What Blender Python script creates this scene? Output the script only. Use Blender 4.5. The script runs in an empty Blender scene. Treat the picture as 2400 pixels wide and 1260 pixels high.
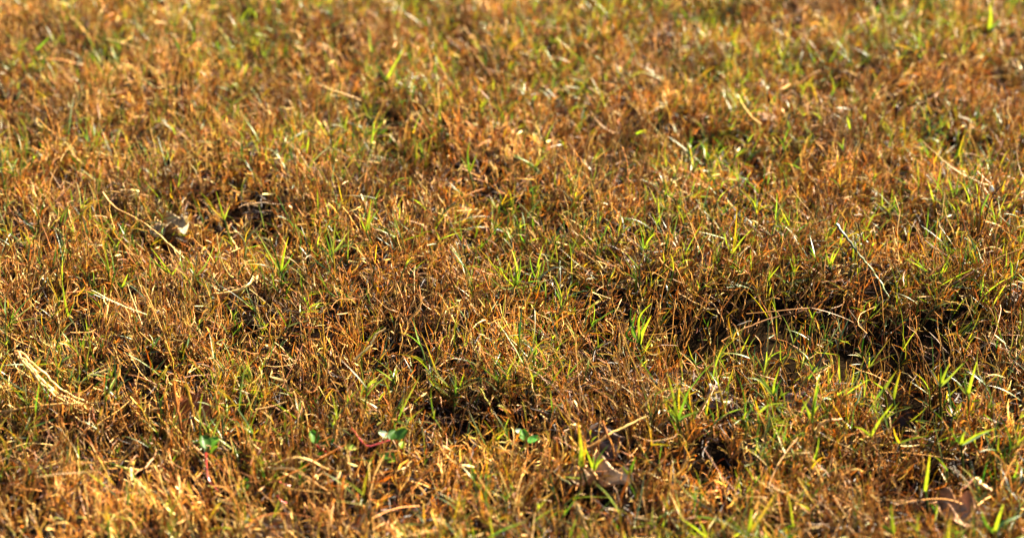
import bpy, math, random
import numpy as np
from mathutils import Vector

random.seed(11)
rng = np.random.default_rng(11)
R = math.radians
scene = bpy.context.scene

# ------------------------------------------------------------------ camera
CAM = np.array((0.0, -1.23, 0.71))
PITCH = R(30.0)
LENS, SENSOR = 60.0, 36.0
cam_data = bpy.data.cameras.new('camera')
cam = bpy.data.objects.new('camera', cam_data)
scene.collection.objects.link(cam)
cam.location = CAM
cam.rotation_euler = (R(90) - PITCH, 0, 0)
cam_data.lens = LENS
cam_data.sensor_width = SENSOR
cam_data.clip_start = 0.02
cam_data.clip_end = 500
cam_data.dof.use_dof = True
cam_data.dof.focus_distance = 1.305
cam_data.dof.aperture_fstop = 4.8
scene.camera = cam

# ------------------------------------------------------------------ light
SUN_EL, SUN_AZ = 35.0, 50.0          # azimuth: degrees to the right of straight ahead (+Y)
world = bpy.data.worlds.new("World")
scene.world = world
world.use_nodes = True
nt = world.node_tree
nt.nodes.clear()
sky = nt.nodes.new('ShaderNodeTexSky')
sky.sky_type = 'NISHITA'
sky.sun_disc = False
sky.dust_density = 1.5
sky.ozone_density = 0.5
sky.sun_elevation = R(SUN_EL)
sky.sun_rotation = R(SUN_AZ)
bg = nt.nodes.new('ShaderNodeBackground')
bg.inputs[1].default_value = 0.05
wo = nt.nodes.new('ShaderNodeOutputWorld')
nt.links.new(sky.outputs[0], bg.inputs[0])
nt.links.new(bg.outputs[0], wo.inputs[0])

sl = bpy.data.lights.new('sun', 'SUN')
sl.energy = 5.0
sl.angle = R(0.5)
sl.color = (1.0, 0.88, 0.64)
sun = bpy.data.objects.new('sun', sl)
scene.collection.objects.link(sun)
sd = Vector((math.sin(R(SUN_AZ)) * math.cos(R(SUN_EL)), math.cos(R(SUN_AZ)) * math.cos(R(SUN_EL)), math.sin(R(SUN_EL))))
sun.rotation_euler = sd.to_track_quat('Z', 'Y').to_euler()
sun.location = sd * 5

scene.view_settings.view_transform = 'Standard'
scene.view_settings.look = 'None'
scene.view_settings.exposure = 3.68
scene.view_settings.gamma = 1.0
scene.cycles.use_denoising = True
scene.cycles.use_adaptive_sampling = False
scene.cycles.max_bounces = 8
scene.cycles.diffuse_bounces = 1
scene.cycles.transmission_bounces = 6
scene.cycles.sample_clamp_indirect = 6

# ------------------------------------------------------------------ pixel -> place (photo is 2400 x 1260)
def ray(px, py):
    dx = (px - 1200) / 2400 * SENSOR / LENS
    dy = -(py - 630) / 2400 * SENSOR / LENS
    f = np.array((0, math.cos(PITCH), -math.sin(PITCH)))
    u = np.array((0, math.sin(PITCH), math.cos(PITCH)))
    d = f + dx * np.array((1, 0, 0)) + dy * u
    return d / np.linalg.norm(d)

def on_level(px, py, z=0.0):
    d = ray(px, py)
    return CAM + d * ((z - CAM[2]) / d[2])

def on_plane(px, py, p0, yaw=0.0):
    """point where the sight line meets an upright plane through p0 turned by yaw"""
    n = np.array((math.sin(yaw), math.cos(yaw), 0.0))
    d = ray(px, py)
    return CAM + d * (np.dot(p0 - CAM, n) / np.dot(d, n))

# ------------------------------------------------------------------ noise helpers
def waves(scale, n=14, seed=0):
    r = np.random.default_rng(seed)
    a = r.uniform(0, 2 * np.pi, n); k = 2 * np.pi / (scale * r.uniform(0.6, 1.7, n)); p = r.uniform(0, 2 * np.pi, n)
    def f(x, y):
        x = np.asarray(x, float); y = np.asarray(y, float)
        s = np.zeros(np.broadcast(x, y).shape)
        for i in range(n):
            s = s + np.sin(k[i] * (x * np.cos(a[i]) + y * np.sin(a[i])) + p[i])
        return s / math.sqrt(n / 2)
    return f
lump = waves(0.17, 16, 3)
fine_lump = waves(0.055, 16, 4)
green_patch = waves(0.22, 12, 8)
tone_patch = waves(0.12, 12, 9)
pale_patch = waves(0.09, 12, 19)
thin_patch = waves(0.075, 14, 23)
clump = waves(0.020, 18, 29)

# hollows where the dark soil shows: pixel x, pixel y, radius across (m), radius in depth (m), strength
HOLLOWS = [(1850, 775, .12, .05, .9), (2060, 840, .09, .04, .9), (1660, 810, .05, .03, .8), (900, 850, .05, .022, .7), (130, 870, .03, .02, .6), (2000, 790, .080, .040, .8), (1700, 790, .05, .034, 1.0), (2180, 830, .05, .035, .55), (2250, 1100, .03, .02, .8), (1620, 790, .03, .025, .8), (30, 670, .025, .018, .9),
           (1330, 630, .020, .014, .8), (1230, 410, .026, .018, .7), (700, 470, .014, .010, .3), (1880, 515, .022, .016, 1.0),
           (850, 800, .030, .018, .7), (640, 870, .016, .012, .8), (1450, 965, .030, .012, 1.0), (650, 970, .022, .012, .9),
           (2110, 935, .022, .016, .9), (2360, 900, .03, .025, .8), (1050, 720, .03, .018, .7), (560, 180, .020, .02, .6), (1620, 310, .018, .02, .8),
           (230, 400, .02, .02, .5), (1180, 1000, .02, .012, .7), (330, 980, .016, .012, .7), (1000, 800, .03, .016, .6), (800, 620, .018, .014, .6), (2150, 950, .03, .02, .8)]
HOL = []
for (px, py, rx, ry, s) in HOLLOWS:
    p = on_level(px, py, 0.01)
    big = 1.0 if (px > 1550 and 690 < py < 960) else 0.5
    HOL.append((p[0], p[1], rx, ry, s * big))
# thin spots around the litter one can see: x, y, radius (m), strength
CLEAR = []
for (px, py, r, s) in [(1412, 1048, .018, .8), (1405, 1136, .022, .75), (398, 545, .017, .7), (455, 975, .016, .75), (2112, 990, .016, .8), (1682, 940, .013, .7), (1878, 960, .014, .7),
                       (2255, 1215, .018, .6), (890, 1060, .022, .6), (745, 1060, .015, .6), (484, 1075, .015, .6), (1234, 1040, .013, .6)]:
    p = on_level(px, py, 0.015)
    CLEAR.append((p[0], p[1], r, s))

def clearing(x, y):
    h = np.zeros(np.broadcast(x, y).shape)
    for (cx, cy, r, s) in CLEAR:
        h = np.maximum(h, s * np.exp(-(((x - cx) / r) ** 4 + ((y - cy) / r) ** 4)))
    return h

def hollow(x, y):
    h = np.zeros(np.broadcast(x, y).shape)
    for (hx, hy, rx, ry, s) in HOL:
        h = np.maximum(h, s * np.exp(-(((x - hx) / rx) ** 2 + ((y - hy) / ry) ** 2)))
    return h

RIDGES = [(1950, 620, .15, .040, .75), (2280, 680, .07, .035, .7), (1640, 700, .05, .025, .5)]
RID = [(*on_level(px, py, 0.02)[:2], rx, ry, s) for (px, py, rx, ry, s) in RIDGES]

def ridge(x, y):
    h = np.zeros(np.broadcast(x, y).shape)
    for (hx, hy, rx, ry, s) in RID:
        h = np.maximum(h, s * np.exp(-(((x - hx) / rx) ** 2 + ((y - hy) / ry) ** 2)))
    return h

def ground_z(x, y):
    fade = 1.0 / (1.0 + (np.hypot(x, y) / 6.0) ** 4)
    return fade * (0.0050 * lump(x, y) + 0.0016 * fine_lump(x, y)) - 0.018 * hollow(x, y) + 0.020 * ridge(x, y)

# ------------------------------------------------------------------ materials
def plant_material(name, rough=0.45, translucency=0.35, spec=0.5, tint=(1, 1, 1), speck=0.35, coat=0.0, noise_scale=220.0):
    m = bpy.data.materials.new(name)
    m.use_nodes = True
    t = m.node_tree
    N, L = t.nodes, t.links
    N.clear()
    out = N.new('ShaderNodeOutputMaterial')
    att = N.new('ShaderNodeAttribute'); att.attribute_name = 'tone'
    tc = N.new('ShaderNodeTexCoord')
    nz = N.new('ShaderNodeTexNoise'); nz.inputs['Scale'].default_value = noise_scale; nz.inputs['Detail'].default_value = 3
    L.new(tc.outputs['Object'], nz.inputs['Vector'])
    mr = N.new('ShaderNodeMapRange')
    mr.inputs[1].default_value = 0.3; mr.inputs[2].default_value = 0.7
    mr.inputs[3].default_value = 1.0 - speck; mr.inputs[4].default_value = 1.0 + speck * 0.6
    L.new(nz.outputs[0], mr.inputs[0])
    mul = N.new('ShaderNodeVectorMath'); mul.operation = 'SCALE'
    L.new(att.outputs['Color'], mul.inputs[0]); L.new(mr.outputs[0], mul.inputs['Scale'])
    pb = N.new('ShaderNodeBsdfPrincipled')
    pb.inputs['Roughness'].default_value = rough
    pb.inputs['Specular IOR Level'].default_value = spec
    L.new(mul.outputs[0], pb.inputs['Base Color'])
    tr = N.new('ShaderNodeBsdfTranslucent')
    tm = N.new('ShaderNodeVectorMath'); tm.operation = 'MULTIPLY'
    tm.inputs[1].default_value = tint
    L.new(mul.outputs[0], tm.inputs[0]); L.new(tm.outputs[0], tr.inputs['Color'])
    mix = N.new('ShaderNodeMixShader'); mix.inputs[0].default_value = translucency
    L.new(pb.outputs[0], mix.inputs[1]); L.new(tr.outputs[0], mix.inputs[2])
    L.new(mix.outputs[0], out.inputs['Surface'])
    return m

M_DRY = plant_material('dry_grass_blade', 0.5, 0.20, 0.20, (1.3, 1.0, 0.5))
M_STRAW = plant_material('straw', 0.5, 0.12, 0.25, (1.2, 1.0, 0.8))
M_GREEN = plant_material('green_grass_blade', 0.38, 0.45, 0.45, (1.3, 1.3, 0.7), speck=0.3)
M_LEAF = plant_material('dead_leaf', 0.6, 0.22, 0.15, (1.2, 0.95, 0.7), speck=0.5, noise_scale=140)
M_WEED = plant_material('weed_leaf', 0.45, 0.35, 0.12, (1.1, 1.3, 0.5), speck=0.15)
M_RED = plant_material('red_stem', 0.3, 0.15, 0.7, (1.3, 0.8, 0.8), speck=0.2)

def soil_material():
    m = bpy.data.materials.new('dark_soil')
    m.use_nodes = True
    t = m.node_tree; N, L = t.nodes, t.links
    pb = N['Principled BSDF']
    tc = N.new('ShaderNodeTexCoord')
    n1 = N.new('ShaderNodeTexNoise'); n1.inputs['Scale'].default_value = 60; n1.inputs['Detail'].default_value = 8
    n2 = N.new('ShaderNodeTexNoise'); n2.inputs['Scale'].default_value = 900; n2.inputs['Detail'].default_value = 4
    L.new(tc.outputs['Object'], n1.inputs['Vector']); L.new(tc.outputs['Object'], n2.inputs['Vector'])
    cr = N.new('ShaderNodeValToRGB')
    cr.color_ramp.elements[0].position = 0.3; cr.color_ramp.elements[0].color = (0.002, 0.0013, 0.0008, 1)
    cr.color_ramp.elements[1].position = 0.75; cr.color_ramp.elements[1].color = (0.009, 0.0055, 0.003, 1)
    L.new(n1.outputs[0], cr.inputs[0]); L.new(cr.outputs[0], pb.inputs['Base Color'])
    bp = N.new('ShaderNodeBump'); bp.inputs['Strength'].default_value = 0.8; bp.inputs['Distance'].default_value = 0.002
    L.new(n2.outputs[0], bp.inputs['Height']); L.new(bp.outputs[0], pb.inputs['Normal'])
    pb.inputs['Roughness'].default_value = 0.9
    pb.inputs['Specular IOR Level'].default_value = 0.0
    return m

# ------------------------------------------------------------------ mesh building
def link_mesh(name, verts, faces_flat, face_len, tones, mat, parent=None, smooth=True):
    """verts (V,3), quads/tris given as flat vertex index array with constant face_len"""
    me = bpy.data.meshes.new(name)
    nf = len(faces_flat) // face_len
    me.vertices.add(len(verts)); me.vertices.foreach_set('co', np.ascontiguousarray(verts, dtype=np.float32).ravel())
    me.loops.add(len(faces_flat)); me.loops.foreach_set('vertex_index', np.ascontiguousarray(faces_flat, dtype=np.int32))
    me.polygons.add(nf)
    me.polygons.foreach_set('loop_start', np.arange(nf, dtype=np.int32) * face_len)
    if smooth:
        me.polygons.foreach_set('use_smooth', np.ones(nf, dtype=bool))
    me.update(calc_edges=True)
    a = me.color_attributes.new('tone', 'FLOAT_COLOR', 'POINT')
    c = np.ones((len(verts), 4), dtype=np.float32); c[:, :3] = tones
    a.data.foreach_set('color', c.ravel())
    me.materials.append(mat)
    ob = bpy.data.objects.new(name, me)
    scene.collection.objects.link(ob)
    if parent is not None:
        ob.parent = parent
    return ob

def unit(v):
    return v / np.maximum(np.linalg.norm(v, axis=-1, keepdims=True), 1e-9)

class Blades:
    """collects ribbons (3 vertices across, folded) or closed three-sided stems"""
    def __init__(s):
        s.v = []; s.f = []; s.c = []; s.n = 0
    def add(s, P, W, tone, side=None, fold=0.35, closed=False, twist=None):
        # P (n,K,3) centre lines, W (n,K) widths, tone (n,K,3)
        n, K, _ = P.shape
        T = np.empty_like(P)
        T[:, 1:-1] = P[:, 2:] - P[:, :-2]; T[:, 0] = P[:, 1] - P[:, 0]; T[:, -1] = P[:, -1] - P[:, -2]
        T = unit(T)
        if side is None:
            side = unit(rng.normal(size=(n, 3)))
        S = side[:, None, :] - T * np.sum(side[:, None, :] * T, -1, keepdims=True)
        S = unit(S)
        Nn = np.cross(T, S)
        if twist is not None:
            th = twist[:, None] * np.linspace(0, 1, K)[None, :]
            c, q = np.cos(th)[..., None], np.sin(th)[..., None]
            S, Nn = S * c + Nn * q, Nn * c - S * q
        h = W[..., None] * 0.5
        if closed:
            a = P + S * h - Nn * h * 0.58; b = P + Nn * h * 1.15; c3 = P - S * h - Nn * h * 0.58
        else:
            a = P + S * h; b = P - Nn * h * (2 * fold); c3 = P - S * h
        V = np.stack([a, b, c3], axis=2).reshape(-1, 3)
        C = np.repeat(tone[:, :, None, :], 3, axis=2).reshape(-1, 3)
        base = s.n + (np.arange(n) * K * 3)[:, None, None]
        k = (np.arange(K - 1) * 3)[None, :, None]
        cols = [(0, 1), (1, 2)] + ([(2, 0)] if closed else [])
        F = []
        for (i, j) in cols:
            q = np.array([i, j, j + 3, i + 3])[None, None, :]
            F.append((base + k + q).reshape(-1, 4))
        s.f.append(np.concatenate(F)); s.v.append(V); s.c.append(C); s.n += len(V)
    def build(s, name, mat, parent=None):
        V = np.concatenate(s.v); F = np.concatenate(s.f).ravel(); C = np.concatenate(s.c)
        if parent is not None:
            V = V - np.array(parent.location)
        return link_mesh(name, V, F, 4, np.clip(0.62 * C ** 1.85, 0, 1), mat, parent)

def arc(base, d0, length, bend, K=6, kink=0.0):
    """centre lines: start direction d0 turned gradually by the bend vector"""
    n = len(base)
    P = np.empty((n, K, 3)); P[:, 0] = base
    step = length / (K - 1)
    d = d0.copy()
    for k in range(1, K):
        t = k / (K - 1)
        dd = unit(d0 + bend * t + (kink * rng.normal(size=(n, 3)) if kink else 0))
        P[:, k] = P[:, k - 1] + dd * step[:, None]
    return P

def tilt_dir(n, spread, az=None):
    th = np.abs(rng.normal(0, spread, n))
    if az is None:
        az = rng.uniform(0, 2 * np.pi, n)
    return np.stack([np.sin(th) * np.cos(az), np.sin(th) * np.sin(az), np.cos(th)], -1)

# ------------------------------------------------------------------ ground sheet
def make_ground():
    g = np.concatenate([np.linspace(-1.3, 1.3, 261)])
    far = 1.3 * (1.35 ** np.arange(1, 15))
    ax = np.concatenate([-far[::-1], g, far])
    X, Y = np.meshgrid(ax, ax)
    Z = ground_z(X, Y)
    V = np.stack([X, Y, Z], -1).reshape(-1, 3)
    n = len(ax)
    i = np.arange(n - 1)
    a = (i[:, None] * n + i[None, :]).ravel()
    F = np.stack([a, a + 1, a + n + 1, a + n], -1).ravel()
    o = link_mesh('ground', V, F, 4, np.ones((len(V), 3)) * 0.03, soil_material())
    o['kind'] = 'structure'
make_ground()

# ------------------------------------------------------------------ colours (linear)
ORANGE = np.array((0.55, 0.285, 0.080))
RUST = np.array((0.24, 0.105, 0.025))
TAN = np.array((0.68, 0.435, 0.19))
PALE = np.array((0.82, 0.65, 0.35))
OCHRE = np.array((0.54, 0.43, 0.08))
OLIVE = np.array((0.36, 0.37, 0.08))
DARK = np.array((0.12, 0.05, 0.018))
LIME = np.array((0.41, 0.46, 0.10))
GREEN = np.array((0.24, 0.345, 0.085))
DEEP = np.array((0.09, 0.19, 0.05))

def pick(n, cols, probs):
    idx = rng.choice(len(cols), size=n, p=np.array(probs) / sum(probs))
    c = np.array(cols)[idx]
    return c * rng.uniform(0.65, 1.25, (n, 1)) * rng.uniform(0.93, 1.07, (n, 3))

def scatter(per_m2, thin=True, reach=1.0):
    """positions over the lawn: dense in the part one sees, sparser further out"""
    half = 2.6 * reach
    area = (2 * half) ** 2
    n = int(per_m2 * area)
    x = rng.uniform(-half, half, n); y = rng.uniform(-half + 0.2, half + 0.2, n)
    hw = 0.26 * (y + 1.23) + 0.17
    ex = np.maximum(np.abs(x) - hw, 0); ey = np.maximum(np.maximum(-0.46 - y, y - 0.78), 0)
    e = np.hypot(ex, ey)
    p = np.where(e <= 0, 1.0, np.exp(-e / 0.16) * 0.85 + 0.03)
    if thin:
        p = p * (1 - 0.82 * np.clip(1.3 * hollow(x, y), 0, 1))
        p = p * (1 - clearing(x, y))
        p = p * np.clip(0.42 + 0.26 * thin_patch(x, y) + 0.62 * clump(x, y), 0.01, 1)
    k = rng.uniform(0, 1, n) < p
    x, y, e = x[k], y[k], e[k]
    return x, y, ground_z(x, y), 1 + 1.5 * np.clip(e - 0.15, 0, 1)

# ------------------------------------------------------------------ dry turf
def make_dry():
    B = Blades()
    # matted thatch lying on the soil
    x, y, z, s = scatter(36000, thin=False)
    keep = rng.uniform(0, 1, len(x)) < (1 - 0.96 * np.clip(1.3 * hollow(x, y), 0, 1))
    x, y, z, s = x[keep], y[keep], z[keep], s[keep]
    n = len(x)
    az = rng.uniform(0, 2 * np.pi, n)
    el = rng.normal(0.12, 0.25, n)
    d = np.stack([np.cos(az) * np.cos(el), np.sin(az) * np.cos(el), np.sin(el)], -1)
    L = rng.uniform(0.006, 0.021, n) * s
    base = np.stack([x, y, z + rng.uniform(0.001, 0.013, n)], -1)
    P = arc(base, d, L, rng.normal(0, 0.45, (n, 3)), 5, 0.12)
    P[..., 2] = np.maximum(P[..., 2], z[:, None] + 0.0006)
    W = (rng.uniform(0.0004, 0.0011, n) * s)[:, None] * np.array([0.8, 1, 1, .9, .5])
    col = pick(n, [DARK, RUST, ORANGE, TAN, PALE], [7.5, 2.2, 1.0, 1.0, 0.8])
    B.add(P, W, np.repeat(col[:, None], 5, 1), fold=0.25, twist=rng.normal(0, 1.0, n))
    # upright stems, stubby and kinked
    x, y, z, s = scatter(92000)
    n = len(x)
    lean = np.stack([0.10 + 0.22 * lump(y * 1.3, x), 0.22 * lump(x + 3, y * 1.2), np.zeros(n)], -1)
    d = unit(tilt_dir(n, 0.34) + lean * 0.7)
    hgt = 1 + 0.22 * tone_patch(x + 5, y) + 0.15 * hollow(x, y) + 0.65 * ridge(x, y) + 0.35 * np.clip(hollow(x - 0.025, y - 0.045) - hollow(x, y), 0, 1)
    L = rng.gamma(6, 0.0037, n) * s * np.clip(hgt, 0.45, 1.5)
    base = np.stack([x, y, z], -1)
    bend = rng.normal(0, 0.26, (n, 3)); bend[:, 2] -= 0.08
    P = arc(base, d, L, bend, 6, 0.10)
    W = (rng.uniform(0.00035, 0.00090, n) * s)[:, None] * np.array([1.1, 1.05, 1, .95, .85, .7])
    tp = tone_patch(x, y)[:, None]
    col = pick(n, [RUST, ORANGE, TAN, PALE, OCHRE], [3.2, 3.8, 4.0, 2.2, 1.8])
    col = col * np.clip(1 + 0.12 * tp, 0.7, 1.3)
    tipc = pick(n, [TAN, PALE, ORANGE], [3, 2, 2])
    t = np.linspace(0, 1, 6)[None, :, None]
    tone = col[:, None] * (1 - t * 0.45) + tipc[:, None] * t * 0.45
    tone = tone * (0.72 + 0.28 * t)  # lighter towards the tips: a sunlit look put into the colour
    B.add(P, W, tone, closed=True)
    stems = (P, col, s, L)
    # short dry leaves springing from the stems
    for rep in range(3):
        sel = rng.uniform(0, 1, n) < 0.85
        m = sel.sum()
        k = rng.integers(1, 6, m)
        Pb = P[sel][np.arange(m), k]
        Pa = P[sel][np.arange(m), k - 1]
        sdir = unit(Pb - Pa)
        rnd = unit(rng.normal(size=(m, 3)))
        out = unit(rnd - sdir * np.sum(rnd * sdir, -1, keepdims=True))
        ang = np.abs(rng.normal(0.2, 0.6, m))[:, None]
        d = unit(sdir * np.cos(ang) + out * np.sin(ang))
        Ll = rng.gamma(3, 0.0031, m) * s[sel]
        bend = rng.normal(0, 0.30, (m, 3)); bend[:, 2] -= rng.uniform(-0.2, 0.4, m)
        Q = arc(Pb, d, Ll, bend, 6, 0.17)
        Q[..., 2] = np.maximum(Q[..., 2], 0.0008 + z[sel][:, None])
        W = (rng.gamma(6, 0.000105, m) * s[sel])[:, None] * np.array([.8, 1.05, 1, .85, .55, .18])
        blunt = rng.uniform(0, 1, m) < 0.35
        W[blunt, -1] *= 3.5; W[blunt, -2] *= 1.3
        c = pick(m, [RUST, ORANGE, TAN, PALE, OCHRE, OLIVE], [2.6, 3.6, 4.2, 3.0, 2.0, 1.2])
        c = c * 0.8 + col[sel] * 0.2
        c = c * np.clip(1 + 0.15 * tone_patch(Pb[:, 0], Pb[:, 1])[:, None], 0.7, 1.35)
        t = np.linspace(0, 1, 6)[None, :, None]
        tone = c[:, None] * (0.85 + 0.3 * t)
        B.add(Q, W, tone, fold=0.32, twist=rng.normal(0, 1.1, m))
    o = B.build('dry_grass', M_DRY)
    o['kind'] = 'stuff'; o['label'] = 'short dry orange brown lawn grass covering the whole ground'; o['category'] = 'dry grass'
    return stems

def make_wiry():
    # longer pale straws and wiry runners lying across the turf
    B = Blades()
    x, y, z, s = scatter(2300)
    n = len(x)
    az = rng.uniform(0, 2 * np.pi, n); el = np.abs(rng.normal(0.1, 0.3, n))
    d = np.stack([np.cos(az) * np.cos(el), np.sin(az) * np.cos(el), np.sin(el)], -1)
    L = rng.gamma(4, 0.0075, n) * s
    base = np.stack([x, y, z + rng.uniform(0.006, 0.030, n)], -1)
    bend = rng.normal(0, 0.8, (n, 3)); bend[:, 2] -= 0.35
    P = arc(base, d, L, bend, 9, 0.06)
    P[..., 2] = np.maximum(P[..., 2], z[:, None] + 0.004)
    W = (rng.uniform(0.0004, 0.0009, n) * s)[:, None] * np.linspace(1, 0.55, 9)[None]
    col = pick(n, [TAN, PALE, ORANGE, RUST], [4, 1.6, 2.6, 0.9])
    B.add(P, W, np.repeat(col[:, None], 9, 1), closed=True)
    # flat pale straw flakes, added to stand in for small bright glints
    x, y, z, s = scatter(900)
    n = len(x)
    d = unit(np.stack([rng.normal(size=n), rng.normal(size=n), rng.normal(0, 0.35, n)], -1))
    L = rng.uniform(0.005, 0.014, n) * s
    base = np.stack([x, y, z + rng.uniform(0.008, 0.028, n)], -1)
    P = arc(base, d, L, rng.normal(0, 0.3, (n, 3)), 5)
    W = (rng.uniform(0.0008, 0.0018, n) * s)[:, None] * np.array([.5, 1, 1, .9, .5])
    col = pick(n, [PALE, TAN, PALE * 1.1], [3, 1, 2])
    side = unit(np.stack([rng.normal(size=n), rng.normal(size=n), rng.normal(0, 0.3, n)], -1))
    B.add(P, W, np.repeat(col[:, None], 5, 1), side=side, fold=0.1, twist=rng.normal(0, 0.5, n))
    o = B.build('straw_litter', M_STRAW)
    o['kind'] = 'stuff'; o['label'] = 'pale loose straws scattered through the dry grass'; o['category'] = 'straw'

def make_green():
    B = Blades()
    x, y, z, s = scatter(17000)
    gp = green_patch(x, y)
    # greener towards the right foreground and the far left, as on this lawn
    bias = 0.9 * np.exp(-(((x - 0.27) / 0.16) ** 2 + ((y + 0.08) / 0.14) ** 2)) + 0.25 * np.clip(y / 0.5, 0, 1) + 0.25 * np.exp(-(((x - 0.02) / 0.05) ** 2 + ((y - 0.02) / 0.05) ** 2))
    keep = rng.uniform(0, 1, len(x)) < np.clip(0.38 + 0.26 * gp + bias, 0.06, 1)
    x, y, z, s = x[keep], y[keep], z[keep], s[keep]
    n = len(x)
    d = unit(tilt_dir(n, 0.33) + np.array([0.08, 0, 0]))
    H = rng.gamma(10, 0.0024, n) * s
    base = np.stack([x, y, z], -1)
    P = arc(base, d, H, rng.normal(0, 0.25, (n, 3)), 6, 0.05)
    W = (rng.uniform(0.0010, 0.0016, n) * s)[:, None] * np.linspace(1, .8, 6)[None]
    cs = pick(n, [DEEP, GREEN, OCHRE], [2, 2, 1])
    t6 = np.linspace(0, 1, 6)[None, :, None]
    B.add(P, W, (TAN * 0.5) * (1 - t6) + cs[:, None] * t6, closed=True)
    for rep in range(5):
        sel = rng.uniform(0, 1, n) < (0.95, 0.9, 0.75, 0.6, 0.4)[rep]
        m = sel.sum()
        k = np.full(m, 5) if rep < 2 else rng.integers(2, 6, m)
        Pb = P[sel][np.arange(m), k]; Pa = P[sel][np.arange(m), k - 1]
        sdir = unit(Pb - Pa)
        rnd = unit(rng.normal(size=(m, 3)))
        out = unit(rnd - sdir * np.sum(rnd * sdir, -1, keepdims=True))
        ang = (rng.uniform(0.05, 0.55, m) if rep < 2 else rng.uniform(0.3, 1.1, m))[:, None]
        dd = unit(sdir * np.cos(ang) + out * np.sin(ang))
        L = rng.gamma(5, 0.0034, m) * s[sel]
        bend = out * rng.uniform(-0.1, 0.7, m)[:, None] + rng.normal(0, 0.12, (m, 3)); bend[:, 2] -= rng.uniform(0, 0.5, m)
        Q = arc(Pb, dd, L, bend, 7, 0.02)
        Q[..., 2] = np.maximum(Q[..., 2], z[sel][:, None] + 0.001)
        W = (rng.uniform(0.0005, 0.0012, m) * s[sel])[:, None] * np.array([.8, 1, 1, .85, .65, .38, .06])
        c = pick(m, [LIME, GREEN, DEEP, OCHRE, OLIVE], [4.5, 4.5, 1.6, 1.6, 4])
        tip = np.where(rng.uniform(0, 1, (m, 1)) < 0.35, TAN * 0.9, c)
        t = np.linspace(0, 1, 7)[None, :, None] ** 3
        tone = c[:, None] * (1 - t) + tip[:, None] * t
        side = unit(np.cross(dd, out) + 0.4 * rng.normal(size=(m, 3)))
        B.add(Q, W, tone, side=side, fold=0.22, twist=rng.normal(0, 0.6, m))
    o = B.build('green_grass', M_GREEN)
    o['kind'] = 'stuff'; o['label'] = 'fresh green grass shoots growing up through the dry grass'; o['category'] = 'green grass'

make_dry()
make_wiry()
make_green()

# ------------------------------------------------------------------ single plants, stems and leaves one can point at
def smooth_line(pts, K):
    pts = np.array(pts, float)
    if len(pts) == 2:
        pts = np.array([pts[0], (pts[0] + pts[1]) / 2, pts[1]])
    m = len(pts)
    d = np.r_[0, np.cumsum(np.linalg.norm(np.diff(pts, axis=0), axis=1))]
    q = np.linspace(0, d[-1], K)
    # Catmull-Rom through the points
    out = []
    for v in q:
        i = min(max(np.searchsorted(d, v, side='right') - 1, 0), m - 2)
        t = (v - d[i]) / max(d[i + 1] - d[i], 1e-9)
        p0 = pts[max(i - 1, 0)]; p1 = pts[i]; p2 = pts[i + 1]; p3 = pts[min(i + 2, m - 1)]
        out.append(0.5 * ((2 * p1) + (-p0 + p2) * t + (2 * p0 - 5 * p1 + 4 * p2 - p3) * t * t + (-p0 + 3 * p1 - 3 * p2 + p3) * t ** 3))
    return np.array(out)

def thing(name, label, cat, loc, group=None):
    o = bpy.data.objects.new(name, None)
    o.empty_display_size = 0.01
    scene.collection.objects.link(o)
    o.location = loc
    o['label'] = label; o['category'] = cat
    if group: o['group'] = group
    return o

def tag(o, label, cat, group=None):
    o['label'] = label; o['category'] = cat
    if group: o['group'] = group
    return o

CAMDIR = np.array((0, math.cos(PITCH), -math.sin(PITCH)))

def tuft(label, node, blades, height=0.030, stem=None):
    """node: pixel where the blades fan out; blades: (pixels to the tip, width m, colour, tip colour)"""
    top = on_level(node[0], node[1], height)
    bx, by = top[0], top[1]
    gz = float(ground_z(bx, by))
    off = np.array([0.006 if stem is None else stem[0], 0.0, 0.0])
    foot = np.array([bx, by, gz]) + off
    e = thing('grass_tuft', label, 'grass tuft', tuple(foot), 'green grass tufts standing out of the dry lawn')
    B = Blades()
    line = smooth_line([foot, foot * 0.5 + top * 0.5 + np.array([0.001, 0, 0]), top], 8)
    B.add(line[None], np.linspace(0.0024, 0.0015, 8)[None], (np.linspace(0, 1, 8)[:, None] * DEEP + np.linspace(1, 0, 8)[:, None] * TAN * 0.35)[None], closed=True)
    B.build('stem', M_GREEN, e)
    for b in blades:
        px, w, c = b[0], b[1], b[2]
        tip = b[3] if len(b) > 3 else c
        yaw = random.uniform(-0.6, 0.6)
        pts = [top] + [on_plane(x, y, top, yaw) for (x, y) in px]
        P = smooth_line(pts, 12)
        P[:, 2] = np.maximum(P[:, 2], gz + 0.001)
        t = np.linspace(0, 1, 12)
        prof = np.minimum(1, 0.7 + 2.2 * t) * np.clip((1 - t) * 1.35, 0, 1) ** 0.8 + 0.03
        tt = (t ** 3)[:, None]
        tone = c[None] * (1 - tt) + tip[None] * tt
        T = unit(P[-1] - P[0])
        side = unit(np.cross(T, CAMDIR) + 0.35 * rng.normal(size=3))
        B = Blades()
        B.add(P[None], (prof * w * 0.62)[None], tone[None], side=side[None], fold=0.2, twist=np.array([random.uniform(-0.5, 0.5)]))
        B.build('leaf_blade', M_GREEN, e)
    return e

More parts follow.
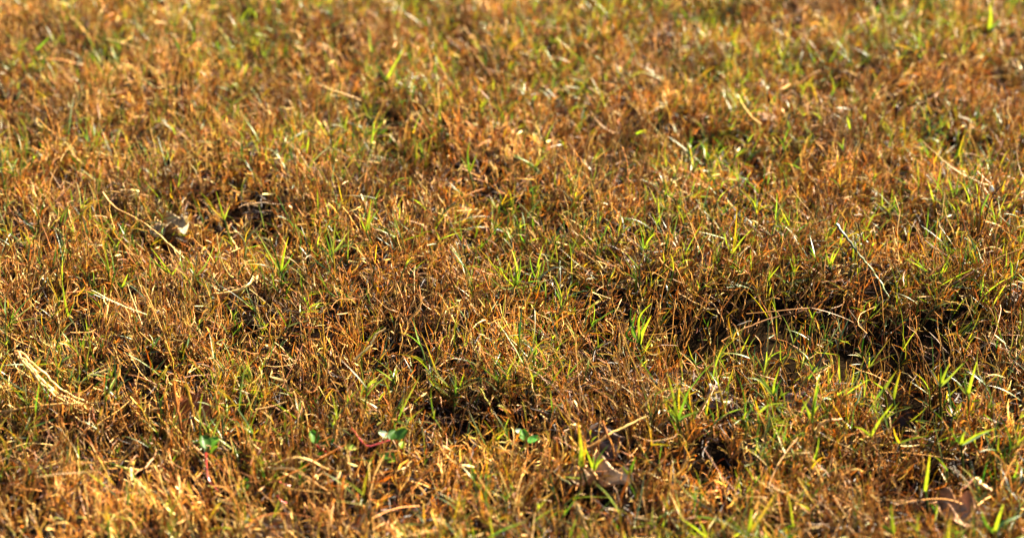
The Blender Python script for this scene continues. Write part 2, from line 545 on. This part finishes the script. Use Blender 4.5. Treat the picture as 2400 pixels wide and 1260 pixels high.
LM, GR, DP, OC = LIME, GREEN, DEEP, OCHRE
GREY = np.array((0.22, 0.24, 0.16))
tuft('green tuft with one long left blade and one broad upright blade, left of centre', (658, 637),
     [([(632, 595), (600, 540)], .0030, LM), ([(664, 600), (676, 553)], .0036, LM, OC), ([(645, 595), (632, 556)], .0026, DP), ([(610, 619), (548, 622)], .0016, OC), ([(672, 618), (690, 590)], .0020, GR)])
tuft('small V shaped green tuft with an upright dark blade, below the long diagonal straw', (458, 648),
     [([(482, 620), (504, 572)], .0026, LM), ([(461, 610), (464, 570)], .0022, DP), ([(448, 620), (433, 600)], .0020, GR), ([(440, 632), (425, 632)], .0016, GREY)])
tuft('slim two bladed lime tuft above and right of the grey crumpled leaf', (525, 515),
     [([(517, 485), (506, 447)], .0026, LM), ([(533, 495), (541, 476)], .0028, LM, TAN), ([(500, 490), (482, 468)], .0014, OC)])
tuft('pair of pale green blades leaning left below the long diagonal straw', (402, 645),
     [([(380, 615), (352, 578)], .0024, LM), ([(372, 622), (345, 598)], .0028, GR), ([(420, 620), (426, 600)], .0024, LM)], height=.022)
tuft('short bright blade with a long grey green blade bending right, left side of the lawn', (286, 675),
     [([(294, 655), (300, 641)], .0030, LM), ([(310, 656), (350, 645)], .0022, GREY), ([(276, 662), (268, 655)], .0018, DP)], height=.020)
tuft('single long slender green blade on the left leaning left', (160, 742),
     [([(152, 705), (145, 655)], .0028, LM), ([(170, 720), (176, 700)], .0018, GR)], height=.018)
tuft('green tuft with a drooping yellow blade to its right, beside a dark gap', (775, 600),
     [([(795, 575), (815, 545), (826, 535)], .0034, LM, OC), ([(790, 585), (832, 562)], .0026, LM), ([(770, 575), (762, 548)], .0022, GR), ([(757, 585), (735, 572)], .0018, DP)])
tuft('tall dark green tuft with two broad lime blades, right of the centre', (1500, 805),
     [([(1506, 780), (1527, 738)], .0040, LM, OC), ([(1503, 775), (1515, 738)], .0026, GR), ([(1498, 745), (1529, 709)], .0030, LM), ([(1482, 775), (1490, 730)], .0034, GR), ([(1468, 785), (1494, 742)], .0030, DP), ([(1478, 750), (1483, 700)], .0018, DP), ([(1530, 830), (1565, 817)], .0026, OC, ORANGE)], height=.026)
tuft('dense central green tuft with a curled yellow blade and a pale drooping one', (1257, 655),
     [([(1262, 612), (1274, 572)], .0028, LM), ([(1264, 625), (1272, 612), (1281, 611)], .0030, LM, OC), ([(1280, 638), (1300, 626), (1318, 629)], .0026, GREY), ([(1246, 628), (1242, 600)], .0022, GR), ([(1270, 640), (1278, 605)], .0024, GR), ([(1235, 640), (1216, 646)], .0026, GREY)], height=.026)
tuft('spiky green tuft with many narrow blades left of the dense central one', (1207, 672),
     [([(1212, 630), (1199, 583)], .0028, LM, PALE), ([(1185, 650), (1172, 626)], .0026, LM), ([(1180, 675), (1142, 643)], .0024, LM), ([(1218, 640), (1221, 590)], .0020, GR), ([(1214, 634), (1240, 621)], .0022, LM), ([(1198, 640), (1193, 612)], .0024, LM), ([(1222, 655), (1235, 640)], .0022, GR)], height=.024)
tuft('green tuft of broad blades fanning left, below the central dark gap', (2072, 912),
     [([(2086, 890), (2103, 866)], .0036, LM, OC), ([(2048, 895), (2044, 893)], .0022, LM), ([(2060, 925), (2045, 948)], .0040, GR)], height=.028)
tuft('thick yellow green blade standing beside the dark brown leaf', (2094, 935),
     [([(2100, 905), (2111, 868)], .0042, LM, ORANGE), ([(2085, 915), (2075, 905)], .0024, OC)], height=.026)
tuft('tall green tuft with two long blades forking to the upper right, right side', (2203, 905),
     [([(2212, 880), (2226, 850)], .0044, LM), ([(2228, 882), (2258, 850)], .0030, LM), ([(2190, 880), (2176, 862)], .0022, GREY), ([(2205, 870), (2202, 845)], .0020, GR)], height=.035)
tuft('bright green clump with upright and sideways blades near the right edge', (2268, 925),
     [([(2277, 890), (2290, 845)], .0036, LM), ([(2292, 905), (2312, 885)], .0034, LM), ([(2250, 905), (2240, 890)], .0026, LM), ([(2260, 890), (2263, 872)], .0026, GR), ([(2280, 940), (2310, 930)], .0026, GR)], height=.035)
tuft('long curved green blade sweeping down left under the dark brown leaf', (2040, 1022),
     [([(2062, 985), (2093, 945)], .0030, LM), ([(2020, 1005), (2002, 1000)], .0032, LM), ([(2052, 1000), (2060, 980)], .0024, OC)], height=.024)
tuft('lime blade pointing right, alone in the right foreground', (2108, 1038),
     [([(2140, 1027), (2182, 1020)], .0026, LM), ([(2098, 1018), (2094, 1000)], .0024, OC)], height=.022)
tuft('broad green blades spreading right in the right foreground', (2252, 1042),
     [([(2290, 1018), (2338, 1002)], .0046, LM), ([(2258, 1018), (2264, 1010)], .0034, LM), ([(2280, 1028), (2325, 1006)], .0030, GR), ([(2236, 1020), (2230, 1000)], .0024, GR)], height=.03)
tuft('V shaped lime tuft with a blade arching over its top, right of the middle', (1945, 625),
     [([(1938, 600), (1934, 582)], .0026, LM), ([(1957, 600), (1970, 577)], .0030, LM), ([(1952, 595), (1962, 578)], .0024, LM), ([(1962, 622), (1985, 620)], .0024, DP)])
tuft('dark stemmed tuft forking into three thin lime blades above the V shaped one', (1968, 575),
     [([(1975, 548), (1984, 518)], .0022, LM), ([(1945, 560), (1918, 543)], .0022, OC), ([(1995, 550), (2048, 536)], .0026, OC), ([(1984, 590), (1990, 618)], .0024, OC)])
tuft('small green star shaped tuft in front of the big shaded brown leaf', (1392, 1103),
     [([(1383, 1078), (1370, 1045)], .0030, LM), ([(1391, 1080), (1392, 1060)], .0020, GR), ([(1403, 1072), (1427, 1040)], .0022, GR), ([(1402, 1085), (1416, 1072)], .0026, LM)], height=.024)
tuft('tall yellow blade crossing the left end of the big shaded brown leaf', (1364, 1092),
     [([(1362, 1050), (1355, 985)], .0044, LM, ORANGE), ([(1372, 1050), (1368, 1030)], .0024, OC, ORANGE)], height=.03)
tuft('V shaped tuft of two short lime blades right of the crumpled pale leaf', (1474, 1112),
     [([(1464, 1100), (1458, 1090)], .0034, LM), ([(1482, 1090), (1490, 1068)], .0036, GR)], height=.022)
tuft('two lime blades rising from a dark stem, right foreground', (1902, 985),
     [([(1892, 960), (1880, 936)], .0034, LM), ([(1908, 965), (1920, 948)], .0030, LM), ([(1912, 930), (1922, 895)], .0036, GR), ([(1915, 900), (1926, 878)], .0026, LM)], height=.034)
tuft('thin upright blade crossing a flat lime blade, below the big dark gap', (1813, 925),
     [([(1814, 900), (1828, 858)], .0026, LM), ([(1780, 890), (1750, 885)], .0042, LM), ([(1790, 892), (1775, 876)], .0022, GR), ([(1830, 890), (1840, 888)], .0024, DP)], height=.03)
tuft('arching lime blade above the rusty stalks, lower right of the middle', (1778, 968),
     [([(1800, 950), (1835, 943)], .0028, LM), ([(1772, 945), (1768, 930)], .0022, OC)], height=.024)
tuft('tall dark stalked green tuft left of the pale lilac leaf', (1588, 985),
     [([(1585, 940), (1592, 885)], .0028, DP), ([(1600, 950), (1618, 905)], .0030, GR), ([(1578, 930), (1566, 880)], .0030, LM), ([(1605, 975), (1640, 960)], .0022, GR), ([(1572, 960), (1555, 935)], .0024, LM)], height=.034)
tuft('lime tuft leaning right among brown stalks, upper left of the middle', (858, 545),
     [([(862, 515), (872, 465)], .0028, LM), ([(868, 520), (886, 490)], .0024, GR), ([(848, 520), (842, 495)], .0020, LM)])
tuft('narrow green tuft with upright blades, centre top of the sharp area', (1100, 405),
     [([(1096, 360), (1102, 330)], .0028, GR), ([(1108, 385), (1118, 360)], .0026, LM), ([(1090, 385), (1080, 368)], .0024, LM)])
tuft('sparse blue green tuft with a forked top, right of the centre', (1508, 590),
     [([(1506, 560), (1500, 535)], .0024, GR), ([(1522, 560), (1538, 545)], .0034, LM), ([(1497, 560), (1490, 550)], .0022, GR), ([(1520, 575), (1545, 560)], .0022, LM)])
tuft('green tuft fanning over brown stalks, left edge of the dark gap on the right', (1715, 595),
     [([(1722, 560), (1728, 480)], .0022, OC), ([(1740, 560), (1765, 535)], .0022, LM), ([(1760, 470), (1862, 440)], .0020, DP), ([(1703, 570), (1698, 545)], .0022, LM)])
tuft('blurred bright lime blade near the top right corner of the lawn', (2318, 70),
     [([(2322, 40), (2320, 8)], .0060, LM), ([(2335, 55), (2345, 45)], .0030, GR)])
tuft('blurred lime tuft near the top, left of centre', (905, 190),
     [([(920, 160), (950, 110)], .0038, LM), ([(925, 170), (985, 145)], .0030, LM), ([(890, 165), (878, 145)], .0034, GR)])
tuft('blurred green tuft in the upper left of the lawn', (145, 25),
     [([(150, 8), (140, -15)], .0042, LM), ([(165, 8), (185, -8)], .0034, LM), ([(125, 12), (105, 8)], .0034, LM)])
tuft('lime blade leaning right in the upper left, above the sunlit straw', (85, 118),
     [([(98, 105), (118, 85)], .0036, GR)], height=.03)
tuft('green tuft with broad blades in the bottom right corner', (2330, 1248),
     [([(2355, 1222), (2395, 1205)], .0044, GR), ([(2340, 1215), (2352, 1180)], .0036, LM), ([(2310, 1225), (2300, 1195)], .0034, GR)])
tuft('thick blurred yellow green blade standing at the bottom, right of centre', (2093, 1250),
     [([(2090, 1215), (2088, 1180)], .0056, LM), ([(2075, 1235), (2060, 1230)], .0034, GR)])
tuft('thin lime blade standing alone among rusty stalks, right foreground', (2168, 1150),
     [([(2173, 1115), (2180, 1060)], .0034, LM, OC)], height=.026)
tuft('blurred lime blade standing at the bottom left, between rusty stalks', (1755, 1248),
     [([(1760, 1210), (1762, 1190)], .0050, LM), ([(1790, 1200), (1820, 1150)], .0026, OC)])

# --- straws and wiry stems, each lying on or leaning in the turf
def stalk(label, pts, width, col, zs, col2=None, K=20, name='loose_straw', knots=True, strands=1):
    """pts pixels; zs heights above the level ground of the points"""
    P0 = [on_level(x, y, z) for (x, y), z in zip(pts, zs)]
    P = smooth_line(P0, K)
    B = Blades()
    col2 = col if col2 is None else col2
    for q in range(strands):
        t = np.linspace(0, 1, K)
        w = 0.8 * width * (1.05 - 0.5 * t) / (1 if strands == 1 else 1.4)
        if knots:
            w = w * (1 + 0.55 * np.exp(-(((t - 0.34) / 0.03) ** 2)) + 0.5 * np.exp(-(((t - 0.7) / 0.03) ** 2)))
        off = np.zeros((K, 3)) if strands == 1 else rng.normal(0, width * 0.9, 3)[None] * np.linspace(0.6, 1.5, K)[:, None] + rng.normal(0, width * 0.12, (K, 3))
        tone = col[None] * (1 - t[:, None]) + col2[None] * t[:, None]
        B.add((P + off + rng.normal(0, width * 0.10, (K, 3)))[None], w[None], tone[None] * rng.uniform(0.85, 1.1), closed=True)
    o = B.build(name, M_STRAW)
    return tag(o, label, 'straw', 'single straws lying in the dry grass')

stalk('long thin straw running diagonally down past the grey crumpled leaf', [(240, 450), (268, 485), (312, 508), (355, 535), (400, 575), (432, 605)], .0018, TAN, [.050, .042, .036, .032, .026, .018], PALE, 30)
stalk('thick pale curved straw left of centre, thinning to the left', [(592, 648), (580, 668), (545, 683), (500, 690), (455, 697)], .0042, PALE, [.03, .03, .028, .025, .02], TAN)
stalk('pale forked straw crossing the dark gap near the centre', [(832, 842), (858, 818), (873, 800), (882, 782), (905, 768)], .0026, PALE * 1.05, [.022, .028, .032, .036, .040])
stalk('loose bundle of pale straws sweeping down right at the left edge', [(40, 825), (80, 868), (115, 905), (150, 930), (200, 955)], .0030, TAN, [.045, .038, .030, .024, .018], PALE, 24, strands=5, name='straw_bundle')
stalk('long pale straw lying level at the left edge under the straw bundle', [(-20, 968), (60, 955), (130, 947), (195, 945), (245, 938)], .0024, TAN, [.02, .022, .024, .022, .024], PALE)
stalk('pale straw arching low at the upper left, in front of a kinked one', [(180, 460), (240, 450), (300, 452), (355, 460)], .0022, PALE, [.024, .030, .032, .026], TAN)
stalk('kinked pale straw at the upper left with a hooked end', [(275, 446), (310, 446), (325, 450), (300, 462)], .0026, PALE, [.03, .034, .034, .03])
stalk('long straight straw crossing the big shaded brown leaf', [(1372, 1052), (1400, 1036), (1430, 1016), (1470, 997), (1515, 975)], .0022, TAN, [.026, .030, .034, .037, .040], PALE)
stalk('curved rusty stem standing in front of the big shaded brown leaf', [(1412, 985), (1424, 1020), (1436, 1046), (1442, 1075)], .0020, ORANGE, [.045, .036, .026, .014], TAN)
stalk('dark slanting blade with a bright upper edge, right of the middle', [(1960, 524), (1982, 556), (2010, 592), (2035, 622), (2062, 658), (2085, 700)], .0030, np.array((.035, .045, .02)), [.066, .058, .046, .036, .026, .016], LIME * 0.8, 24, name='dark_blade', knots=False)  # dark colour carries the shade of the blade's backlit face
stalk('very thin dark stem standing beside the slanting dark blade', [(2011, 522), (2022, 575), (2040, 640), (2060, 705)], .0012, DARK, [.070, .050, .030, .010], TAN, knots=False)
stalk('wiry tan stem curving along the big dark gap, right side', [(1690, 800), (1740, 772), (1810, 745), (1890, 725), (1960, 690)], .0016, TAN, [.02, .026, .030, .034, .045], RUST, 26)
stalk('thin pale stem arching over the big dark gap', [(1750, 735), (1830, 728), (1900, 722), (1960, 738), (2000, 755)], .0009, TAN * 0.8, [.03, .034, .034, .028, .02])
stalk('thin tan straw slanting up to the right edge', [(2180, 700), (2260, 650), (2330, 610), (2400, 580)], .0022, DARK * 1.6, [.02, .035, .045, .055], TAN, knots=False)
stalk('pale crooked straw in the right foreground above the glossy straw patch', [(2290, 1122), (2300, 1135), (2325, 1150)], .0040, PALE, [.02, .022, .02], TAN)
stalk('long arching straw in the left foreground beside the red stems', [(640, 1092), (668, 1078), (705, 1072), (740, 1085), (770, 1100)], .0026, TAN, [.02, .034, .040, .036, .026], PALE)
stalk('second arching straw just below the other one beside the red stems', [(640, 1097), (680, 1097), (712, 1112), (742, 1132), (770, 1150)], .0026, PALE, [.03, .034, .032, .028, .022], TAN)
stalk('blurred pink tinged straw leaning at the bottom of the lawn, right of centre', [(1350, 1175), (1365, 1215), (1385, 1262)], .0036, PALE, [.04, .03, .02], TAN)
stalk('curled pale blade arching right in the right foreground', [(1912, 1010), (1925, 992), (1945, 984), (1975, 983)], .0036, PALE, [.024, .034, .038, .036], ORANGE)
stalk('rusty upright stalk in the left foreground, jointed in the middle', [(405, 895), (412, 935), (420, 980), (430, 1025)], .0030, ORANGE, [.055, .042, .028, .012], RUST)
stalk('tan stalk leaning over the small orange leaf', [(435, 900), (447, 940), (455, 975), (462, 1005)], .0022, OCHRE, [.055, .04, .026, .012], TAN)
stalk('pink brown straw leaning right beside the crumpled pale leaf', [(1372, 1092), (1392, 1108), (1400, 1125)], .0026, TAN, [.028, .024, .018])
stalk('blurred pale straw at the upper left of the lawn', [(165, 40), (188, 62), (210, 88)], .0030, PALE, [.03, .028, .024], TAN)
stalk('blurred jointed straw near the top right with bright knots', [(2046, 14), (2050, 45), (2056, 70), (2054, 95)], .0030, PALE, [.05, .04, .03, .02])

# --- fallen leaves
def fallen_leaf(label, centre, length, width, yaw, pitch, roll, z, c1, c2, curl=0.3, crumple=0.0, name='fallen_leaf', jag=0.06, nu=26, nv=15, seed=1):
    r = np.random.default_rng(seed)
    c = on_level(centre[0], centre[1], z * 0.62)
    e = thing(name, label, 'leaf', tuple(c), 'fallen leaves caught in the lawn')
    u = np.linspace(0, 1, nu); v = np.linspace(-1, 1, nv)
    U, Vv = np.meshgrid(u, v, indexing='ij')
    prof = (np.sin(np.pi * np.clip(U, 0.0, 1) ** 0.8) ** 0.7) * (1 + jag * np.sin(U * 31 + seed) * (np.abs(Vv) ** 3))
    prof[0] = 0.05; prof[-1] = 0.02
    X = (U - 0.5) * length
    Y = Vv * prof * width / 2
    ph = r.uniform(0, 6, 8); kx = r.uniform(4, 16, 8); ky = r.uniform(2, 9, 8)
    wob = sum(np.sin(kx[i] * U + ky[i] * Vv + ph[i]) for i in range(8)) / 2.8
    Z = curl * width * (Vv ** 2) * prof * 0.5 + curl * length * 0.25 * (U - 0.5) ** 2 + (0.03 + crumple) * width * wob
    # veins pressed in
    Z = Z - 0.012 * width * np.exp(-(Vv / 0.08) ** 2) + 0.006 * width * np.sin((U - np.abs(Vv) * 0.25) * 42)
    pts = np.stack([X, Y, Z], -1).reshape(-1, 3)
    from mathutils import Euler
    M = np.array(Euler((R(roll), R(pitch), R(yaw)), 'XYZ').to_matrix())
    pts = pts @ M.T
    i = np.arange(nu - 1)[:, None] * nv + np.arange(nv - 1)[None]
    i = i.ravel()
    F = np.stack([i, i + nv, i + nv + 1, i + 1], -1)
    # thickness: a second skin just below
    nrm = M @ np.array((0, 0, 1.0))
    n0 = len(pts)
    low = pts - nrm * 0.00025
    F2 = np.stack([i, i + 1, i + nv + 1, i + nv], -1) + n0
    allp = np.concatenate([pts, low])
    edge = (np.abs(Vv) ** 2).reshape(-1, 1)
    mott = np.clip(0.5 + 0.5 * wob, 0, 1).reshape(-1, 1)
    tone = c1[None] * (1 - mott) + c2[None] * mott
    tone = 0.62 * tone ** 1.3 * (1 - 0.25 * edge)
    ob = link_mesh('leaf_surface', allp, np.concatenate([F, F2]).ravel(), 4, np.clip(np.concatenate([tone, tone]), 0, 1), M_LEAF, e)
    # midrib and stalk
    B = Blades()
    mid = np.stack([X[:, nv // 2], Y[:, nv // 2], Z[:, nv // 2] + 0.0003], -1) @ M.T
    st = mid[0] + (mid[0] - mid[1]) * 4 + np.array((0, 0, -0.001))
    line = np.concatenate([[st], mid])
    B.add(line[None], np.linspace(0.0011, 0.0004, len(line))[None], np.repeat((c2 * 0.9)[None, None], len(line), 1), closed=True)
    ob2 = link_mesh('midrib', np.concatenate(B.v), np.concatenate(B.f).ravel(), 4, np.clip(np.concatenate(B.c), 0, 1), M_STRAW, e)
    return e

BRN = np.array((.105, .065, .045)); BRN2 = np.array((.17, .10, .07))  # leaf brown, darkened so that its shade is in the colour
fallen_leaf('big shaded brown leaf propped in the turf, right of centre in the foreground', (1412, 1036), .031, .026, 14, -6, 48, .026, BRN * 1.2, BRN2 * 1.2, .25, 0.03, seed=3)
fallen_leaf('small curled orange leaf standing among stalks in the left foreground', (455, 955), .026, .026, 40, -35, 55, .020, np.array((.50, .20, .07)), np.array((.36, .13, .05)), .5, 0.02, seed=4)
fallen_leaf('dark chocolate leaf in the black gap at the right', (2112, 975), .024, .020, -30, 20, 60, .012, np.array((.055, .026, .014)), np.array((.09, .045, .025)), .3, 0.02, seed=5)
fallen_leaf('crumpled cream leaf lying under the grass in the foreground', (1408, 1124), .044, .026, -6, -8, -4, .014, np.array((.80, .64, .45)), np.array((.52, .36, .21)), .4, 0.16, seed=6, nu=34, nv=21)
fallen_leaf('grey white crumpled leaf half buried on the left', (398, 535), .034, .028, 25, -4, -2, .014, np.array((.66, .56, .38)), np.array((.30, .22, .13)), .3, 0.14, seed=7)
fallen_leaf('pale lilac grey leaf behind grass blades, lower right', (1682, 930), .024, .022, 60, 10, 30, .012, np.array((.45, .36, .34)), np.array((.28, .21, .20)), .3, 0.12, seed=8)
fallen_leaf('torn pinkish white leaf behind blades, right foreground', (1878, 948), .028, .018, 0, 5, 30, .012, np.array((.70, .56, .52)), np.array((.45, .34, .32)), .3, 0.16, seed=9)
fallen_leaf('blurred glossy straw coloured leaf in the lower right corner', (2255, 1205), .036, .024, -35, 8, 14, .016, np.array((.66, .44, .28)), np.array((.45, .24, .12)), .4, 0.18, seed=10)
fallen_leaf('blurred creamy leaf at the bottom edge, left of centre', (635, 1243), .036, .018, 8, 0, 14, .012, np.array((.6, .46, .30)), np.array((.4, .26, .14)), .3, 0.16, seed=11)
fallen_leaf('small shaded brown leaf under straws at the left of centre', (395, 760), .024, .014, 0, 6, 40, .014, np.array((.22, .13, .09)), np.array((.32, .2, .13)), .3, 0.05, seed=12)
fallen_leaf('blurred sunlit cream leaf in the upper right', (1795, 275), .022, .014, 20, 10, 12, .028, np.array((.80, .66, .48)), np.array((.62, .46, .32)), .3, 0.10, seed=13)
fallen_leaf('dull copper leaf deep in the turf near the top', (1445, 62), .034, .018, 15, 5, 35, .018, np.array((.36, .14, .07)), np.array((.25, .10, .05)), .3, 0.05, seed=14)

# --- little round leaved weeds on red runners
def round_leaf_mesh(c, length, width, yaw, roll, tone, parent):
    nu, nv = 9, 7
    U, Vv = np.meshgrid(np.linspace(0, 1, nu), np.linspace(-1, 1, nv), indexing='ij')
    prof = np.sin(np.pi * (0.06 + 0.9 * U ** 0.75)) ** 0.6
    X = U * length; Y = Vv * prof * width / 2; Z = 0.22 * width * Vv ** 2 - 0.25 * length * (U - 0.5) ** 2
    pts = np.stack([X, Y, Z], -1).reshape(-1, 3)
    from mathutils import Euler
    M = np.array(Euler((R(roll), R(random.uniform(-50, 5)), R(yaw)), 'XYZ').to_matrix())
    pts = pts @ M.T + c - np.array(parent.location)
    i = (np.arange(nu - 1)[:, None] * nv + np.arange(nv - 1)[None]).ravel()
    F = np.stack([i, i + nv, i + nv + 1, i + 1], -1)
    t = 0.55 * np.repeat(tone[None], len(pts), 0) * (0.85 + 0.3 * (1 - np.abs(Vv).reshape(-1, 1)))
    link_mesh('leaf', pts, F.ravel(), 4, np.clip(t, 0, 1), M_WEED, parent)

def weed(label, stems, leaves):
    c0 = on_level(stems[0][0][0][0], stems[0][0][0][1], 0.0)
    c0[2] = float(ground_z(c0[0], c0[1]))
    e = thing('weed', label, 'weed', tuple(c0), 'round leaved weeds on red runners')
    for pts, zs, col in stems:
        P = smooth_line([on_level(x, y, z) for (x, y), z in zip(pts, zs)], 14)
        B = Blades()
        B.add(P[None], np.linspace(.0013, .0009, 14)[None], np.repeat(col[None, None], 14, 1), closed=True)
        B.build('stem', M_RED, e)
    for (x, y, z, L, W, yaw, roll, tone) in leaves:
        round_leaf_mesh(on_level(x, y, z * 0.8), L * 0.8, W * 0.8, yaw, roll, tone, e)
    return e
RED = np.array((.50, .07, .06)); PINK = np.array((.75, .22, .20)); WG = np.array((.055, .15, .008)); WY = np.array((.18, .26, .012)); WD = np.array((.030, .085, .006))
weed('weed with a red zigzag runner and glossy oval leaves, left of the lower centre',
     [([(825, 1003), (845, 1030), (862, 1045), (885, 1040), (915, 1030)], [.02, .026, .026, .03, .034], PINK),
      ([(930, 1035), (940, 1055), (946, 1080)], [.04, .03, .02], RED)],
     [(915, 1030, .036, .011, .009, 70, 10, WD), (930, 1028, .040, .012, .009, 40, 20, WD), (905, 1025, .034, .009, .008, 140, 10, np.array((.4, .5, .32))),
      (835, 1052, .026, .010, .008, 190, 0, WY), (895, 1068, .024, .012, .009, -20, 10, WD), (905, 1082, .022, .008, .007, 20, 0, WY), (940, 1050, .03, .008, .006, 80, 0, WY)])
weed('dark leaved weed in the shade beside an arching straw, left foreground',
     [([(770, 1060), (752, 1052), (740, 1040)], [.012, .022, .03], RED)],
     [(740, 1038, .03, .012, .010, 120, 10, WG), (752, 1048, .028, .013, .010, 10, 0, WD), (748, 1065, .022, .012, .009, -60, 10, WD), (700, 1120, .02, .012, .010, 30, 0, WG)])
weed('green weed with a long pink bent stem, left foreground',
     [([(482, 1060), (484, 1095), (490, 1125), (512, 1150)], [.030, .020, .014, .012], PINK)],
     [(482, 1050, .036, .013, .011, 110, 20, WD), (486, 1045, .036, .012, .010, 40, 10, WG), (492, 1062, .034, .009, .007, 10, 0, WY), (565, 1145, .02, .010, .009, 40, 0, WG)])
weed('small bright green weed between straws at the lower centre',
     [([(1232, 1048), (1234, 1036), (1236, 1026)], [.006, .018, .026], RED)],
     [(1228, 1030, .028, .010, .009, 100, 10, WG), (1238, 1036, .026, .011, .009, 20, 0, np.array((.1, .34, .05))), (1226, 1018, .03, .008, .007, 160, 0, np.array((.5, .55, .4)))])
weed('scrap of weed with short pink stems in the lower left foreground',
     [([(655, 1128), (665, 1134), (680, 1138)], [.022, .024, .022], PINK), ([(650, 1160), (658, 1172), (672, 1178)], [.022, .024, .022], PINK)],
     [(700, 1135, .02, .010, .008, 10, 0, WG), (568, 1152, .018, .010, .008, 60, 0, WG)])

# --- tall seeding grass at the right with a pale husk
def seed_grass():
    top = on_level(2290, 520, 0.045)
    foot = np.array((top[0], top[1] , float(ground_z(top[0], top[1]))))
    e = thing('seeding_grass', 'tall dark stalk cluster with a bright white husk at the right edge', 'seeding grass', tuple(foot))
    def st(pix, w0, w1, c0, c1, name, mat=M_STRAW, closed=True):
        P = smooth_line([foot + np.array((random.uniform(-.004, .004), random.uniform(-.004, .004), 0))] + [on_plane(x, y, foot, random.uniform(-.2, .2)) for x, y in pix], 16)
        B = Blades(); t = np.linspace(0, 1, 16)[:, None]
        B.add(P[None], np.linspace(w0, w1, 16)[None], (c0 * (1 - t) + c1 * t)[None], closed=closed)
        B.build(name, mat, e)
    st([(2292, 545), (2298, 490), (2320, 445), (2325, 425)], .0022, .0008, RUST, PALE, 'stalk')
    st([(2300, 545), (2320, 475), (2335, 448), (2352, 430), (2358, 408)], .0018, .0006, DARK, RUST, 'stalk')
    st([(2295, 540), (2300, 460), (2302, 430), (2320, 400), (2350, 382)], .0016, .0005, RUST, TAN, 'stalk')
    st([(2288, 540), (2293, 450), (2306, 385)], .0016, .0005, RUST, ORANGE, 'stalk')
    st([(2290, 530), (2298, 495), (2292, 455), (2288, 430)], .0022, .0008, ORANGE, LIME, 'leaf_blade', M_GREEN, False)
    st([(2292, 535), (2302, 490), (2318, 455)], .0026, .0008, DEEP, GREEN, 'leaf_blade', M_GREEN, False)
    h = on_plane(2322, 450, foot, 0.0); h2 = on_plane(2322, 434, foot, 0.0)
    P = smooth_line([h, h * .5 + h2 * .5 + np.array((.001, 0, 0)), h2], 12)
    B = Blades(); t = np.linspace(0, 1, 12)
    B.add(P[None], (0.0045 * np.sin(np.pi * (0.08 + 0.86 * t)))[None], np.repeat(np.array((.88, .84, .74))[None, None], 12, 1), closed=True)
    B.build('husk', M_STRAW, e)
seed_grass()
